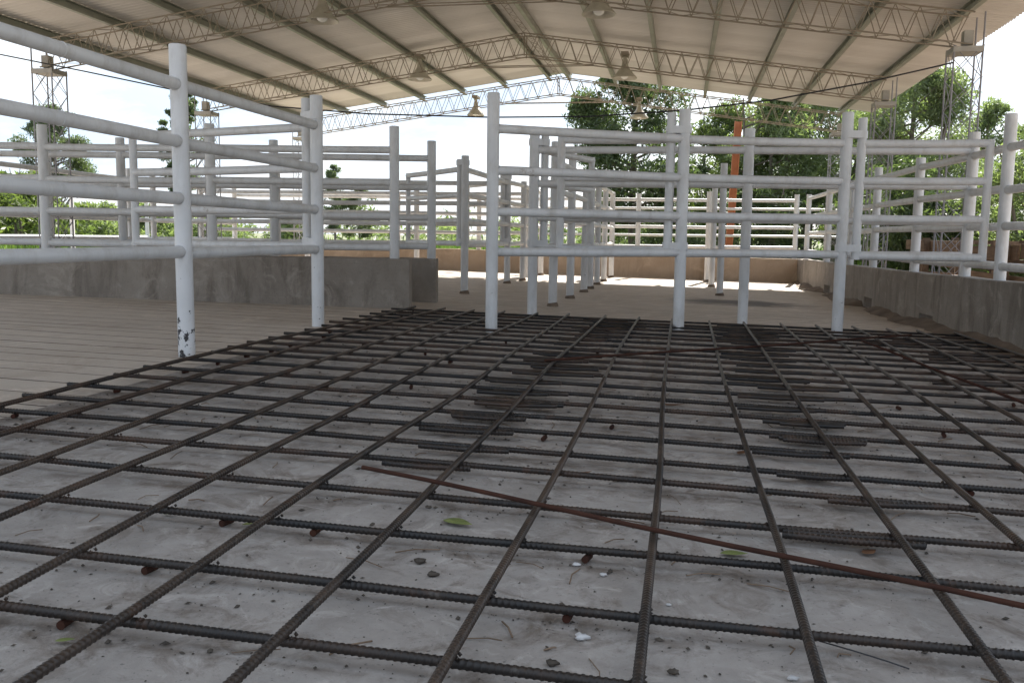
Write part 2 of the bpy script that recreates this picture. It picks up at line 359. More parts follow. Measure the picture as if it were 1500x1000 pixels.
for (x0, y0, x1, y1) in ((-9.6, -4, -9.6, 18.6), (3.0, 18.9, 3.0, -4), (-9.6, 18.6, -2.62, 18.6), (-2.62, 18.9, 3.0, 18.9), (3.0, -4, -9.6, -4)):
    mb.add([(x0, y0, fz(x0)), (x1, y1, fz(x1)), (x1, y1, -0.3), (x0, y0, -0.3)], [(0, 1, 2, 3)])
tag(mb.build('floor_edge', 'wall', smooth=False), kind='structure')

mb = MB(); nd = 90    # dirt drifted against the foot of the side wall
RWD = lambda y: float(np.interp(y, (-1.0, 6.0, 7.6, 9.2, 11.0, 18.75), (2.95, 2.80, 2.74, 2.63, 2.48, 2.37))) - 0.1
for i in range(nd + 1):
    y = 6.0 + 12.4 * i / nd; w = 0.10 + 0.16 * abs(math.sin(i * .37) * math.sin(i * .13 + 1)) + random.uniform(0, .05); h = 0.02 + 0.05 * abs(math.sin(i * .29)) + random.uniform(0, .02)
    if 11.85 < y < 12.4 or 14.9 < y < 15.4: h, w = .004, .05
    x1 = RWD(y) + .01; mb.v += [(x1, y, fz(x1) + h), (x1 - w * .35, y, fz(x1) + h * .7), (x1 - w * .7, y, fz(x1) + h * .3 + random.uniform(-.004, .004)), (x1 - w, y, fz(x1) - .002)]
for i in range(nd):
    for k in range(3): a = i * 4 + k; mb.f.append((a, a + 4, a + 5, a + 1)); mb.mi.append(0)
tag(mb.build('drifted_dirt', 'dirt', smooth=True, sharp=80), 'dirt drifted against the foot of the side wall', 'dirt', kind='stuff')

# ------------------------------------------------------------------ low concrete walls
def wall(name, label, pts, th, zt0, zt1, mat, group=None, notches=()):
    pts = [Vector(p) for p in pts]; cum = [0.0]
    for p, q in zip(pts, pts[1:]): cum.append(cum[-1] + (q - p).length)
    L = cum[-1]
    def P(t):
        for i in range(len(pts) - 1):
            if t <= cum[i + 1] + 1e-6: return pts[i].lerp(pts[i + 1], (t - cum[i]) / (cum[i + 1] - cum[i]))
        return pts[-1]
    N = max(8, int(L / 0.4)); cuts = sorted(set([L * i / N for i in range(N + 1)] + cum + [c for n0, n1, h in notches for c in (n0, n1)]))
    inn = lambda t: [h for n0, n1, h in notches if n0 - 1e-4 <= t <= n1 + 1e-4]
    def sect(t):
        p = P(t); d = (P(min(L, t + .05)) - P(max(0, t - .05))).normalized(); q = Vector((d.y, -d.x)) * th / 2
        return p, q, zt0 + (zt1 - zt0) * t / L + 0.004 * math.sin(p.x * 7 + p.y * 5)
    mb = MB(); ch = 0.008
    for i in range(len(cuts) - 1):
        t0, t1 = cuts[i], cuts[i + 1]; h = inn((t0 + t1) / 2); vs = []
        for t in (t0, t1):
            p, q, zt = sect(t); zb = fz(p.x) + h[0] if h else fz(p.x) - .05
            for u, z in ((1, zb), (1, zt - ch), (1 - ch * 2 / th, zt), (-1 + ch * 2 / th, zt), (-1, zt - ch), (-1, zb)): vs.append((p.x + q.x * u, p.y + q.y * u, z))
        fs = [(k, k + 6, k + 7, k + 1) for k in range(5)]
        if h: fs.append((5, 11, 6, 0))
        if i == 0 or (not h and inn(t0)): fs.append((0, 1, 2, 3, 4, 5))
        if i == len(cuts) - 2 or (not h and inn(t1)): fs.append((11, 10, 9, 8, 7, 6))
        mb.add(vs, fs)
    o = mb.build(name, mat, smooth=True, sharp=25, loc=(pts[0].x, pts[0].y, fz(pts[0].x)))
    return tag(o, label, 'wall', group)
W1a, W1b = Vector((-2.68, 8.78)), Vector((-9.5, 7.72))
w1d = (W1b - W1a).normalized()
wall('concrete_wall', 'dark grey low concrete wall carrying white posts, ending beside the steel bar mat', [W1a, W1b], 0.2, 0.56, 0.55, 'wall')
W2a = Vector((-2.66, 9.72)); W2b = W2a + w1d * 6.9
wall('concrete_wall', 'short-looking grey concrete wall end standing just behind the longer low grey wall', [W2a, W2b], 0.22, 0.545, 0.55, 'wall')
RW = [Vector(p) for p in ((2.95, -1.0), (2.80, 6.0), (2.74, 7.6), (2.63, 9.2), (2.48, 11.0), (2.37, 18.75))]
wall('concrete_wall', 'long weathered concrete side wall with small drain openings at its foot', RW, 0.2, 0.53, 0.43, 'wall', None,
     ((12.9, 13.35, 0.14), (15.9, 16.4, 0.14), (10.6, 11.0, 0.12)))
FWa, FWb = Vector((-9.4, 17.5)), Vector((2.46, 18.72))
wall('concrete_wall', 'brown rendered low wall closing the far end of the floor', [FWa, FWb], 0.2, 0.60, 0.42, 'farwall')
wq = Vector((0.62, 18.35)); mb = MB(); mb.box((0.62, 18.36, 0.19), (0.30, 0.16, 0.44), math.atan2(1.22, 11.86))
tag(mb.build('wall_pier', 'farwall', smooth=False, loc=(0.62, 18.36, -0.02)), 'small rendered pier against the brown end wall below the orange column', 'pier')

def rwx(y): return float(np.interp(y, [p.y for p in RW], [p.x for p in RW]))
# ------------------------------------------------------------------ pipe fences and gates
RZ = [1.635, 1.315, 0.99, 0.675]; PR, RR = 0.049, 0.0352
def pipe_post(parent, x, y, z0, z1, r=PR):
    mb = MB(); lx, ly = random.uniform(-.006, .006), random.uniform(-.006, .006)
    mb.tube([(x, y, z0), (x + lx * .5, y + ly * .5, (z0 + z1) / 2), (x + lx, y + ly, z1 - 0.004), (x + lx, y + ly, z1)], [r, r, r, r - 0.004], 18)
    return mb.build('post', 'paint', parent)
def rail(parent, a, b, r=RR):
    a, b = Vector(a), Vector(b); mid = (a + b) / 2 + Vector((0, 0, random.uniform(-.006, .003)))
    mb = MB(); mb.tube([a, mid, b], r, 14)
    if (b - a).length > 1.0 and random.random() < 0.6:      # weld collar
        t = random.uniform(.25, .75); p = a.lerp(b, t); d = (b - a).normalized() * 0.004
        p.z += (mid.z - (a.z + b.z) / 2) * (1 - abs(2 * t - 1)); mb.tube([p - d, p + d], r + 0.0022, 14)
    u = (b - a).normalized()
    for e0, sg in ((a, 1), (b, -1)):
        c = e0 + u * sg * (PR + .001); mb.tube([c - u * .004, c, c + u * .007], [r + .0022, r + .0028, r + .0005], 14, False)
    return mb.build('rail', 'paint', parent)
def fence(label, pts, ztop=1.87, rails=RZ, group=None, rr=RR, pr=PR, skip=(), noposts=(), feet=False):
    """pts: (x, y, foot z or None for the floor)"""
    P = [(x, y, fz(x) - 0.02 if z is None else z - 0.02) for x, y, z in pts]
    zt = ztop if isinstance(ztop, (list, tuple)) else [ztop] * len(P)
    e = empty('pipe_fence', P[0], label, 'fence', group)
    for i, p in enumerate(P):
        if i in noposts: continue
        po = pipe_post(e, *p, zt[i] + random.uniform(-.015, .015), pr)
        if feet:
            mb = MB(); mb.tube([(p[0], p[1], p[2]), (p[0] + .002, p[1], p[2] + .045), (p[0], p[1], p[2] + .06)], [pr + .022, pr + .012, pr + .002], 14); mb.build('foot_collar', 'dirt', po)
    for i in range(len(P) - 1):
        if i in skip: continue
        for z in rails:
            j = random.uniform(-.006, .006)
            rail(e, (P[i][0], P[i][1], z + j), (P[i + 1][0], P[i + 1][1], z + j + random.uniform(-.006, .006)), rr)
    return e
def gate(label, a, b, post=None, hz=1.86, rails=(1.635, 1.315, 0.99, 0.70), group=None, r=0.034):
    a, b = Vector((*a, 0)), Vector((*b, 0)); d = (b - a).normalized()
    e = empty('pipe_gate', (a.x, a.y, rails[-1]), label, 'gate', group)
    mb = MB(); mb.tube([(a.x, a.y, rails[-1] - r), (a.x, a.y, hz - .004), (a.x, a.y, hz)], [r + .004] * 2 + [r], 16); mb.build('hinge_stile', 'paint', e)
    mb = MB(); mb.tube([(b.x, b.y, rails[-1] - r * .9), (b.x, b.y, rails[0] + r * .9)], r, 16); mb.build('end_stile', 'paint', e)
    for z in rails:
        mb = MB(); mb.tube([a.xy.to_3d() + Vector((0, 0, z)), (a + b) / 2 + Vector((0, 0, z - .004)), b + Vector((0, 0, z)) + d * (r * .6 if z in (rails[0], rails[-1]) else 0)], r, 14); mb.build('rail', 'paint', e)
    if post:
        pv = Vector((*post, 0)); dd = (a - pv); ang = math.atan2(dd.y, dd.x)
        for z in (1.715, 0.735):
            mb = MB(); ring = []
            for c0, rr, a0 in ((pv, PR, ang + math.pi / 2), (a, r + .004, ang - math.pi / 2)):
                for k in range(9):
                    t = a0 + math.pi * k / 8; ring.append((c0, rr, Vector((math.cos(t), math.sin(t), 0))))
            n = len(ring)
            for dr, dz in ((.0005, -.031), (.008, -.031), (.008, .031), (.0005, .031)):
                mb.v += [tuple(c0 + u * (rr + dr) + Vector((0, 0, z + dz))) for c0, rr, u in ring]
            for j in range(3):
                for k in range(n): mb.f.append((j * n + k, j * n + (k + 1) % n, (j + 1) * n + (k + 1) % n, (j + 1) * n + k)); mb.mi.append(0)
            mb.build('hinge_strap', 'paint', e)
    return e
# left fence beside the mat
fa = fence('white pipe fence beside the steel bar mat whose middle post is chipped at its foot', [(-2.86, 2.6, None), (-2.87, 4.87, None), (-2.84, 6.78, None)])
pc = [c for c in fa.children if c.name.startswith('post')][1]; pc.data.materials[0] = M['paint_chipped']; pc['label'] = 'post with chipped paint at its foot'
gB = atZ(194, 199, 1.635)
gate('white pipe gate swung back behind the chipped post toward the grey wall', (-2.955, 6.86), (gB.x, gB.y), (-2.84, 6.78))
# fences standing on the two grey walls
def on_wall(a, px, ztop):   # point on a wall line seen in pixel column px
    d = ray(px, 380); best = None
    # solve a + t*w1d on ray in plan
    A = np.array([[d.x, -w1d.x], [d.y, -w1d.y]]); s = np.linalg.solve(A, np.array([a.x, a.y])); return a + w1d * s[1]
c1 = [on_wall(W1a, p, 0) for p in (578, 312, 69)] + [W1a + w1d * 6.4]
fence('white pipe fence standing on the longer dark grey wall', [(p.x, p.y, 0.55) for p in c1], 1.86)
c2 = [on_wall(W2a, p, 0) for p in (632, 403, 182)] + [W2a + w1d * 6.7]
fence('white pipe fence standing on the short wall end behind the longer grey wall', [(p.x, p.y, 0.54) for p in c2], 1.83)
# curved forcing fence across the mat
fence('white pipe fence of three tall posts curving across the steel bar mat', [(-1.48, 7.06, None), (0.0, 7.92, None), (1.39, 8.37, None)], [1.90, 1.87, 1.90])
g1 = atZ(823, 205, 1.635)
gate('white pipe gate folded back from the middle post of the curving fence', (-0.115, 7.93), (g1.x, g1.y), (0.0, 7.92))
g2 = atZ(1470, 207, 1.64)
gate('white pipe gate closing the gap between curving fence and concrete side wall', (1.515, 8.40), (rwx(8.35) - .13, 8.42), (1.39, 8.37), rails=(1.64, 1.32, 0.995, 0.67))
# straight fence along the far edge of the mat
fence('straight white pipe fence along the far edge of the steel bar mat', [(-1.44, 8.84, None), (0.61, 8.98, None), (rwx(9.13), 9.13, 0.47)], [1.83, 1.85, 1.80], RZ[:3] + [0.68], skip=())
g3 = atZ(867, 237, 1.62)
gate('white pipe gate lying open along the narrow cattle race', (-1.345, 8.90), (g3.x, g3.y), (-1.44, 8.84))
# the single-file race
fence('white pipe fence of the narrow cattle race on its side toward the concrete side wall', [(-1.39, 9.95, None), (-1.36, 11.31, None), (-1.33, 12.68, None), (-1.33, 13.57, None), (-1.34, 14.79, None), (-1.33, 15.99, None), (-1.32, 17.6, None)], [1.83, 1.8, 1.62, 1.64, 1.64, 1.66, 1.66], RZ, feet=True)
fence('white pipe fence of the narrow cattle race on its side toward the low grey walls', [(-2.72, 11.26, None), (-2.69, 14.0, None), (-2.62, 15.02, None), (-2.66, 17.3, None)], [1.79, 1.77, 1.72, 1.7], RZ, feet=True)
g4 = atZ(598, 259, 1.62)
gate('white pipe gate swung out from the first race post toward the low grey walls', (-2.80, 11.30), (g4.x, g4.y), (-2.72, 11.26), 1.76)
g5 = atZ(812, 262, 1.60)
gate('white pipe gate hung on the second post of the race fence beside the pens', (-2.76, 13.93), (-3.6, 15.1), (-2.69, 14.0), 1.75)
# pens to the right of the race
fence('white pipe fence running back from the straight fence toward the brown wall', [(0.61, 9.05, None), (0.57, 13.34, None), (0.53, 15.75, None), (0.50, 17.6, None)], [1.2, 1.86, 1.8, 1.7], (), noposts=(0,), feet=True)
# fence on the right concrete wall
rp = [(rwx(y), y, 0.46) for y in (4.2, 6.3, 8.35, 9.13, 10.53, 12.4, 13.9, 15.9, 18.2)]
fence('white pipe fence standing on the long weathered concrete side wall', rp, [1.87, 1.87, 1.88, 1.85, 1.70, 1.75, 1.66, 1.66, 1.66], (1.60, 1.25, 0.94, 0.60), noposts=(3,))
# fences on and beyond the brown end wall
fw = lambda t: FWa.lerp(FWb, t)
fence('white pipe fence standing on the brown rendered end wall', [(fw(t).x, fw(t).y, 0.45) for t in (0.02, 0.16, 0.31, 0.45, 0.56, 0.72, 0.86, 0.98)], 1.68, (1.56, 1.03, 0.64), rr=.032)
fence('sunlit white pipe fence in the open beyond the brown end wall', [(x, 20.7 + 0.05 * x, -0.22) for x in (-4.6, -2, 0.6, 3.2, 5.8)], 1.56, (1.46, 0.87), rr=.03, pr=.04)
lb = [(-8.55, 9.2, None), (-8.7, 11.3, None), (-8.85, 13.4, None), (-9.0, 15.5, None), (-9.1, 17.4, None)]
fence('white pipe fence along the outer side of the pens under the shed columns', lb, 1.80, RZ)
fence('white pipe cross fence dividing the pens behind the short wall end', [(-2.75, 14.3, None), (-4.6, 14.2, None), (-6.6, 14.1, None), (-8.8, 14.0, None)], 1.78, RZ)
fence('white pipe cross fence near the brown end wall on the pens side of the race', [(-2.75, 16.2, None), (-4.8, 16.1, None), (-6.9, 16.0, None), (-9.0, 15.9, None)], 1.7, (1.56, 1.2, 0.86), rr=.033)
fence('sunlit white pipe fence in the open outside the pens near the yellow-green shrubs', [(-12.5, 12, -0.22), (-12.9, 15, -0.22), (-13.3, 18, -0.22), (-13.7, 21.5, -0.22)], 1.7, (1.55, 1.1, 0.66))

# ------------------------------------------------------------------ open shed: columns, trusses, purlins, sheets
RX, RZT, SLP = -2.71, 4.19, 0.1425
TY = [2.9, 7.1, 11.3, 15.5, 19.7]
XL, XR = -8.60, 3.09
def ztop(x): return RZT - SLP * abs(x - RX)
shed = empty('open_shed', (RX, 11.3, 0), 'open cattle shed with corrugated gable roof on lattice columns', 'shed')
for ti, y in enumerate(TY):
    hw, dep = 0.12, 0.35
    mb = MB(); R = 0.010
    for sy in (-hw, hw):
        for off in (0, -dep):
            xs = [XL - 0.05, RX, XR + 0.05]
            for a, b2 in ((xs[0], xs[1]), (xs[1], xs[2])):
                mb.tube([(a, y + sy, ztop(a) + off), (b2, y + sy, ztop(b2) + off)], R, 6)
        mb.tube([(RX, y + sy, RZT + 0.01), (RX, y + sy, RZT - dep - 0.02)], R, 6)
    for sx in (-1.35, 1.2):     # tie at the ridge
        pass
    for sy in (-hw, hw): mb.tube([(RX - 1.15, y + sy * .5, ztop(RX - 1.15) - dep - .01), (RX + 1.15, y + sy * .5, ztop(RX + 1.15) - dep - .01)], 0.008, 6)
    truss = mb.build('truss', 'truss', shed)
    mb = MB(); nseg = 44
    for sy in (-hw, hw):
        for i in range(nseg):
            a = XL + (XR - XL) * i / nseg; b2 = XL + (XR - XL) * (i + 1) / nseg; m2 = (a + b2) / 2 + random.uniform(-.015, .015)
            mb.tube([(a, y + sy, ztop(a)), (m2, y + sy, ztop(m2) - dep)], 0.0062, 5, False)
            mb.tube([(m2, y + sy, ztop(m2) - dep), (b2, y + sy, ztop(b2))], 0.0062, 5, False)
    for off in (0, -dep):
        for i in range(nseg):
            a = XL + (XR - XL) * i / nseg; b2 = XL + (XR - XL) * (i + 1) / nseg
            s1 = hw if i % 2 else -hw
            mb.tube([(a, y - s1, ztop(a) + off), (b2, y + s1, ztop(b2) + off)], 0.0045, 5, False)
    mb.build('web', 'truss', truss)
    for xc in (XL, XR):
        cw = 0.15; zt = ztop(xc) - dep - 0.02
        mb = MB()
        for sx in (-cw, cw):
            for sy in (-cw, cw): mb.tube([(xc + sx, y + sy, -0.25), (xc + sx, y + sy, zt + .36 if sx * (xc - RX) > 0 else zt)], 0.010, 6)
        cobj = mb.build('column', 'column', shed)
        mb = MB(); nb = 9; hh = (zt + 0.1) / nb
        for i in range(nb):
            z0, z1 = -0.1 + i * hh, -0.1 + (i + 1) * hh
            for sy in (-cw, cw):
                mb.tube([(xc - cw, y + sy, z0), (xc + cw, y + sy, z1)], 0.0045, 5, False); mb.tube([(xc + cw, y + sy + .012, z0), (xc - cw, y + sy + .012, z1)], 0.0045, 5, False)
            for sx in (-cw, cw):
                mb.tube([(xc + sx, y - cw, z0), (xc + sx, y + cw, z1)], 0.0045, 5, False); mb.tube([(xc + sx + .012, y + cw, z0), (xc + sx + .012, y - cw, z1)], 0.0045, 5, False)
        mb.build('bracing', 'column', cobj)
        mb = MB(); mb.box((xc, y, zt - 0.04), (0.32, 0.32, 0.06)); mb.box((xc + (0.02 if xc > 0 else -.02), y, zt + 0.10), (0.10, 0.12, 0.16))
        mb.build('column_cap', 'capsteel', cobj, smooth=False)
def cprofile(parent, x):
    mb = MB(); z0 = ztop(x) + 0.014; h, w, t = 0.105, 0.055, 0.005; sgn = 1 if x >= RX else -1
    y0, y1 = 2.3, 20.0
    mb.box((x, (y0 + y1) / 2, z0 + h / 2), (t, y1 - y0, h)); mb.box((x - sgn * (w / 2 + .003), (y0 + y1) / 2, z0 + t / 2), (w, y1 - y0, t)); mb.box((x - sgn * (w / 2 + .003), (y0 + y1) / 2, z0 + h - t / 2 - .001), (w, y1 - y0, t))
    mb.box((x - sgn * (w + .001), (y0 + y1) / 2, z0 + .014), (.004, y1 - y0, .020))
    mb.build('purlin', 'purlin', parent, smooth=False)
for x in (-2.95, -3.92, -4.85, -5.77, -6.67, -7.58, -8.55, -2.47, -1.45, -0.52, 0.41, 1.31, 2.22, 3.13): cprofile(shed, x)
mb = MB()   # slim lattice stay under the ridge
for dx in (-.05, .05): mb.tube([(RX + .05 + dx, 7.0, RZT - .02), (RX + .05 + dx, 19.7, RZT - .02)], 0.006, 5)
for i in range(64): mb.tube([(RX + (0 if i % 2 else .1), 7.0 + i * .2, RZT - .02), (RX + (.1 if i % 2 else 0), 7.2 + i * .2, RZT - .02)], 0.004, 4, False)
mb.build('ridge_stay', 'truss', shed)
# corrugated sheets: the waves run down the slope, ten waves to a sheet; alike sheets share one mesh
wave, nw, amp = 0.10, 8, 0.017
def sheet_mesh(sgn):
    mb = MB(); x1 = (3.74 - RX) if sgn > 0 else (RX + 9.16)
    sub = 6; ny = nw * sub + sub
    for i in range(ny + 1):
        yy = i * wave / sub; z = amp * math.cos(2 * math.pi * i / sub)
        for k in range(4):
            t = k / 3; mb.v.append((sgn * x1 * t, yy, z - SLP * x1 * t + 0.0012 * (i > ny - sub)))
    for i in range(ny):
        for k in range(3):
            a = i * 4 + k; mb.f.append((a, a + 1, a + 5, a + 4)); mb.mi.append(0)
    me = bpy.data.meshes.new('roof_sheet'); me.from_pydata(mb.v, [], mb.f); me.materials.append(M['sheet'])
    me.polygons.foreach_set('use_smooth', [True] * len(me.polygons)); me.update(); return me
zsheet = RZT + 0.014 + 0.105 + amp + 0.002
for sgn in (1, -1):
    me = sheet_mesh(sgn); y = 2.10; i = 0
    while y < 19.5:
        o = bpy.data.objects.new('roof_sheet', me); col.objects.link(o); o.parent = shed
        o.location = Vector((RX, y, zsheet + 0.0035 * (i % 2))) - shed.location; y += wave * nw; i += 1
mb = MB(); mb.v = [(RX - .25, 2.1, zsheet - .25 * SLP + .02), (RX, 2.1, zsheet + .025), (RX + .25, 2.1, zsheet - .25 * SLP + .02), (RX - .25, 20.15, zsheet - .25 * SLP + .02), (RX, 20.15, zsheet + .025), (RX + .25, 20.15, zsheet - .25 * SLP + .02)]
mb.f = [(0, 1, 4, 3), (1, 2, 5, 4)]; mb.mi = [0, 0]; mb.build('ridge_cap', 'sheet', shed, smooth=False)

# ------------------------------------------------------------------ pendant lamps and cable
def lamp(px, py, Y, label, scale=1.0):
    p = atY(px, py, Y); z = p.z
    e = empty('pendant_lamp', (p.x, p.y, z), label, 'lamp', 'bell lamps hanging under the shed roof')
    r = 0.205 * scale; mb = MB()
    prof = [(0.0, .30), (.03, .30), (.035, .25), (.05, .22), (.055, .16), (.075, .12), (.10, .085), (.125, .06), (.14, .035), (r, -.03), (r + .006, -.045), (r, -.05), (r - .006, -.04), (.13, .025), (.10, .06), (.05, .10), (0, .11)]
    mb.lathe((p.x, p.y, z), prof, 28); mb.build('lamp_shade', 'lamp', e)
    mb = MB(); mb.lathe((p.x, p.y, z), [(0, .09), (.045, .08), (.07, .04), (.075, 0), (.06, -.035), (.03, -.055), (0, -.06)], 20); mb.build('bulb', 'glass', e)
    zt = max(ztop(p.x) - 0.34, z + .34); mb = MB(); mb.tube([(p.x, p.y, z + .29), (p.x, p.y, zt)], .012, 8); mb.box((p.x, p.y, zt), (.12, .3, .05)); mb.build('hanger', 'truss', e, smooth=False)
lamp(472, 26, TY[2], 'bell lamp on the truss above the black cable, on the chipped-post side of the ridge')
lamp(877, 16, TY[2], 'bell lamp on the truss above the black cable, on the side-wall side of the ridge')
lamp(615, 113, TY[3], 'bell lamp on the truss between cable truss and end truss, chipped-post side of the ridge')
lamp(915, 111, TY[3], 'bell lamp on the truss between cable truss and end truss, side-wall side of the ridge')
lamp(697, 166, TY[4], 'small pale bell lamp against the white sky on the end truss', 0.92)
lamp(936, 170, TY[4], 'pale bell lamp in front of the dark tree on the end truss', 0.95)
cp = [atY(x, y, 11.12) for x, y in ((-60, 66), (0, 80), (125, 105), (250, 131), (400, 156), (540, 167), (720, 172), (860, 171), (1000, 162), (1130, 147), (1270, 121), (1396, 92))]
mb = MB(); mb.tube(cp, 0.009, 8)
tag(mb.build('electric_cable', 'cable', loc=cp[0]), 'thin black cable sagging across the shed between the lattice columns', 'cable')

# ------------------------------------------------------------------ steel bar mat
BR = 0.0097
def rib_bar(mb, pts, near, phase=0.0, r=BR):
    """round bar along pts; 'near' gives the arc length range with rolled ribs"""
    pts = [Vector(p) for p in pts]; seg = [0.0]
    for a, b2 in zip(pts, pts[1:]): seg.append(seg[-1] + (b2 - a).length)
    L = seg[-1]
    def P(s):
        for i in range(len(seg) - 1):
            if s <= seg[i + 1] + 1e-9: return pts[i].lerp(pts[i + 1], (s - seg[i]) / max(1e-9, seg[i + 1] - seg[i]))
        return pts[-1]
    st = []
    s = 0.0; pitch = 0.0135
    while s < L:
        if near[0] <= s <= near[1]:
            st += [(s, r), (s + pitch * .55, r), (s + pitch * .68, r + .0014), (s + pitch * .86, r + .0014)]; s += pitch
        else: st.append((s, r + .0006)); s += 0.10
    st.append((L, r + .0005)); n = 8; d = (pts[-1] - pts[0]).normalized(); up = Vector((0, 0, 1)); w = d.cross(up).normalized(); u = w.cross(d)
    off = [Vector(u * math.cos(2 * math.pi * k / n) + w * math.sin(2 * math.pi * k / n)) for k in range(n)]
    vs = []; fs = []
    for (s, rr) in st:
        c = P(min(s, L)); sk = 0.35 * r if near[0] < s < near[1] - .02 else 0
        for k in range(n): vs.append(c + off[k] * rr + d * sk * math.sin(2 * math.pi * k / n + phase))
    N = len(st)
    for i in range(N - 1):
        for k in range(n): a, b2 = i * n + k, i * n + (k + 1) % n; fs.append((a, b2, b2 + n, a + n))
    fs.append(tuple(reversed(range(n)))); fs.append(tuple((N - 1) * n + k for k in range(n)))
    mb.add(vs, fs)
ZT, ZL = 0.0315, 0.0525
mat_e = empty('steel_bar_mat', (0, 3.5, 0), 'wide welded mat of dark ribbed steel bars lying on the concrete slab', 'rebar mat')
LB = {0: [(3.09, -2.638), (5.26, -2.62), (8.01, -2.51)], 1: [(2.66, -2.28), (3.14, -2.299), (3.5, -2.265), (4.07, -2.303), (4.59, -2.288), (5.82, -2.333), (8.11, -2.22)],
      2: [(2.26, -1.938), (2.77, -1.939), (3.27, -1.969), (5.32, -1.963), (8.13, -1.93)], 3: [(2.31, -1.644), (2.74, -1.623), (4.47, -1.65), (5.85, -1.673), (8.31, -1.643)],
      4: [(1.5, -1.308), (2.66, -1.334), (3.37, -1.316), (4.4, -1.349), (6.01, -1.354), (8.28, -1.317)], 5: [(1.21, -1.02), (1.49, -1.002), (2.48, -1.025), (3.3, -1.011), (4.02, -0.985), (5.46, -1.011), (8.38, -1.022)],
      6: [(1.29, -0.698), (1.75, -0.688), (2.63, -0.695), (3.74, -0.689), (5.24, -0.715), (8.36, -0.675)], 7: [(1.37, -0.38), (2.33, -0.366), (3.32, -0.361), (4.23, -0.367), (5.97, -0.39), (8.4, -0.361)],
      8: [(1.46, -0.047), (2.79, -0.04), (3.94, -0.057), (5.3, -0.065), (8.29, -0.06)], 9: [(1.54, 0.261), (2.07, 0.27), (2.89, 0.259), (5.21, 0.252), (8.49, 0.28)],
      10: [(1.62, 0.584), (2.99, 0.572), (5.96, 0.576), (8.4, 0.593)], 11: [(2.42, 0.885), (3.09, 0.877), (3.98, 0.887), (5.11, 0.913), (6.9, 0.935), (8.52, 0.924)],
      12: [(3.31, 1.189), (5.92, 1.215), (8.56, 1.235)], 13: [(4.2, 1.497), (4.9, 1.494), (6.24, 1.57), (8.75, 1.565)], 14: [(3.5, 1.85), (6.97, 1.872), (8.59, 1.86)], 15: [(3.5, 2.15), (6.87, 2.165), (8.42, 2.12)], 16: [(3, 2.44), (8.2, 2.44)]}
for k, cps in LB.items():
    ys = [c[0] for c in cps]; xs = [c[1] for c in cps]
    yy = np.linspace(-0.9, 8.50 + 0.06 * cps[-1][1] + random.uniform(-.02, .05), 40)
    xx = np.interp(yy, ys, xs)
    for _ in range(2): xx[1:-1] = (xx[:-2] + 2 * xx[1:-1] + xx[2:]) / 4
    zz = [fz(x) + ZL + (0.004 * math.sin(y * 1.7 + k)) for x, y in zip(xx, yy)]
    pts = list(zip(xx, yy, zz)); mb = MB()
    rib_bar(mb, pts, (1.6, 5.6), k)
    mb.build('steel_bar', 'rebar_worn' if k not in (0, 1) else 'rebar_brown', mat_e, sharp=60)
for k, y in enumerate(TB):
    x0 = -2.75 + random.uniform(-.03, .03); x1 = 2.50; xs = np.linspace(x0, x1, 22); ph = random.uniform(0, 6)
    pts = [(x, y + slant(x, y) + 0.011 * math.sin(x * 1.3 + ph) + 0.005 * math.sin(x * 3.7 + ph * 2), fz(x) + ZT + 0.0015 * math.sin(x * 2 + ph)) for x in xs]
    mb = MB(); rib_bar(mb, pts, (0, 6) if y < 4.4 else (9, 9), k)
    mb.build('steel_bar', 'rebar' if random.random() < .8 else 'rebar_brown', mat_e, sharp=60)
mb = MB()
for k, cps in LB.items():
    for y in TB:
        if y < 1.1: continue
        x = float(np.interp(y, [c[0] for c in cps], [c[1] for c in cps])); z = fz(x) + (ZT + ZL) / 2; yy = y + slant(x, y)
        for sx, sy in ((-1, -1), (1, 1), (1, -1)):
            c = Vector((x + sx * .010, yy + sy * .009, z - .001)); q = [c + Vector(v) * random.uniform(.004, .0065) for v in ((1, 0, 0), (0, 1, 0), (-1, 0, 0), (0, -1, 0), (0, 0, 1), (0, 0, -1))]
            mb.add(q, [(0, 1, 4), (1, 2, 4), (2, 3, 4), (3, 0, 4), (1, 0, 5), (2, 1, 5), (3, 2, 5), (0, 3, 5)])
wo_ = mb.build('weld_bead', 'rebar_brown', mat_e, sharp=180); wo_['kind'] = 'stuff'
# lapped bar ends lying beside the cross bars
for k, y in enumerate(TB):
    if y < 2.4: continue
    for cx, lo in ((-0.80, 2.7), (0.52, 2.4)):
        if y < lo: continue
        nlap = random.choice((1, 1, 2)) if y < 3.7 else random.choice((1, 2, 3, 3))
        cc = cx + 0.07 * math.sin(k * 1.9 + cx) + (0.05 * (y - 3) if cx < 0 else 0.012 * (y - 3))
        for j in range(nlap):
            hl = random.uniform(.13, .19) + (.04 if y > 4.6 else 0); c = cc + random.uniform(-.05, .05); dy = (-0.028 - 0.026 * j) * 1 + slant(c, y)
            mb = MB(); pts = [(c - hl, y + dy, fz(c) + ZT - .006 * 0), (c, y + dy + random.uniform(-.004, .004), fz(c) + ZT - .004), (c + hl, y + dy + random.uniform(-.014, .010), fz(c) + ZT)]
            rib_bar(mb, pts, (0, 6) if y < 4 else (9, 9), j); mb.build('lap_bar', 'rebar', mat_e, sharp=60)
    if y > 4.4 and random.random() < .6:
        c = random.uniform(1.5, 2.2); mb = MB(); rib_bar(mb, [(c - .25, y - .03, fz(c) + ZT), (c + .3, y - .028, fz(c) + ZT)], (9, 9)); mb.build('lap_bar', 'rebar_brown', mat_e, sharp=60)
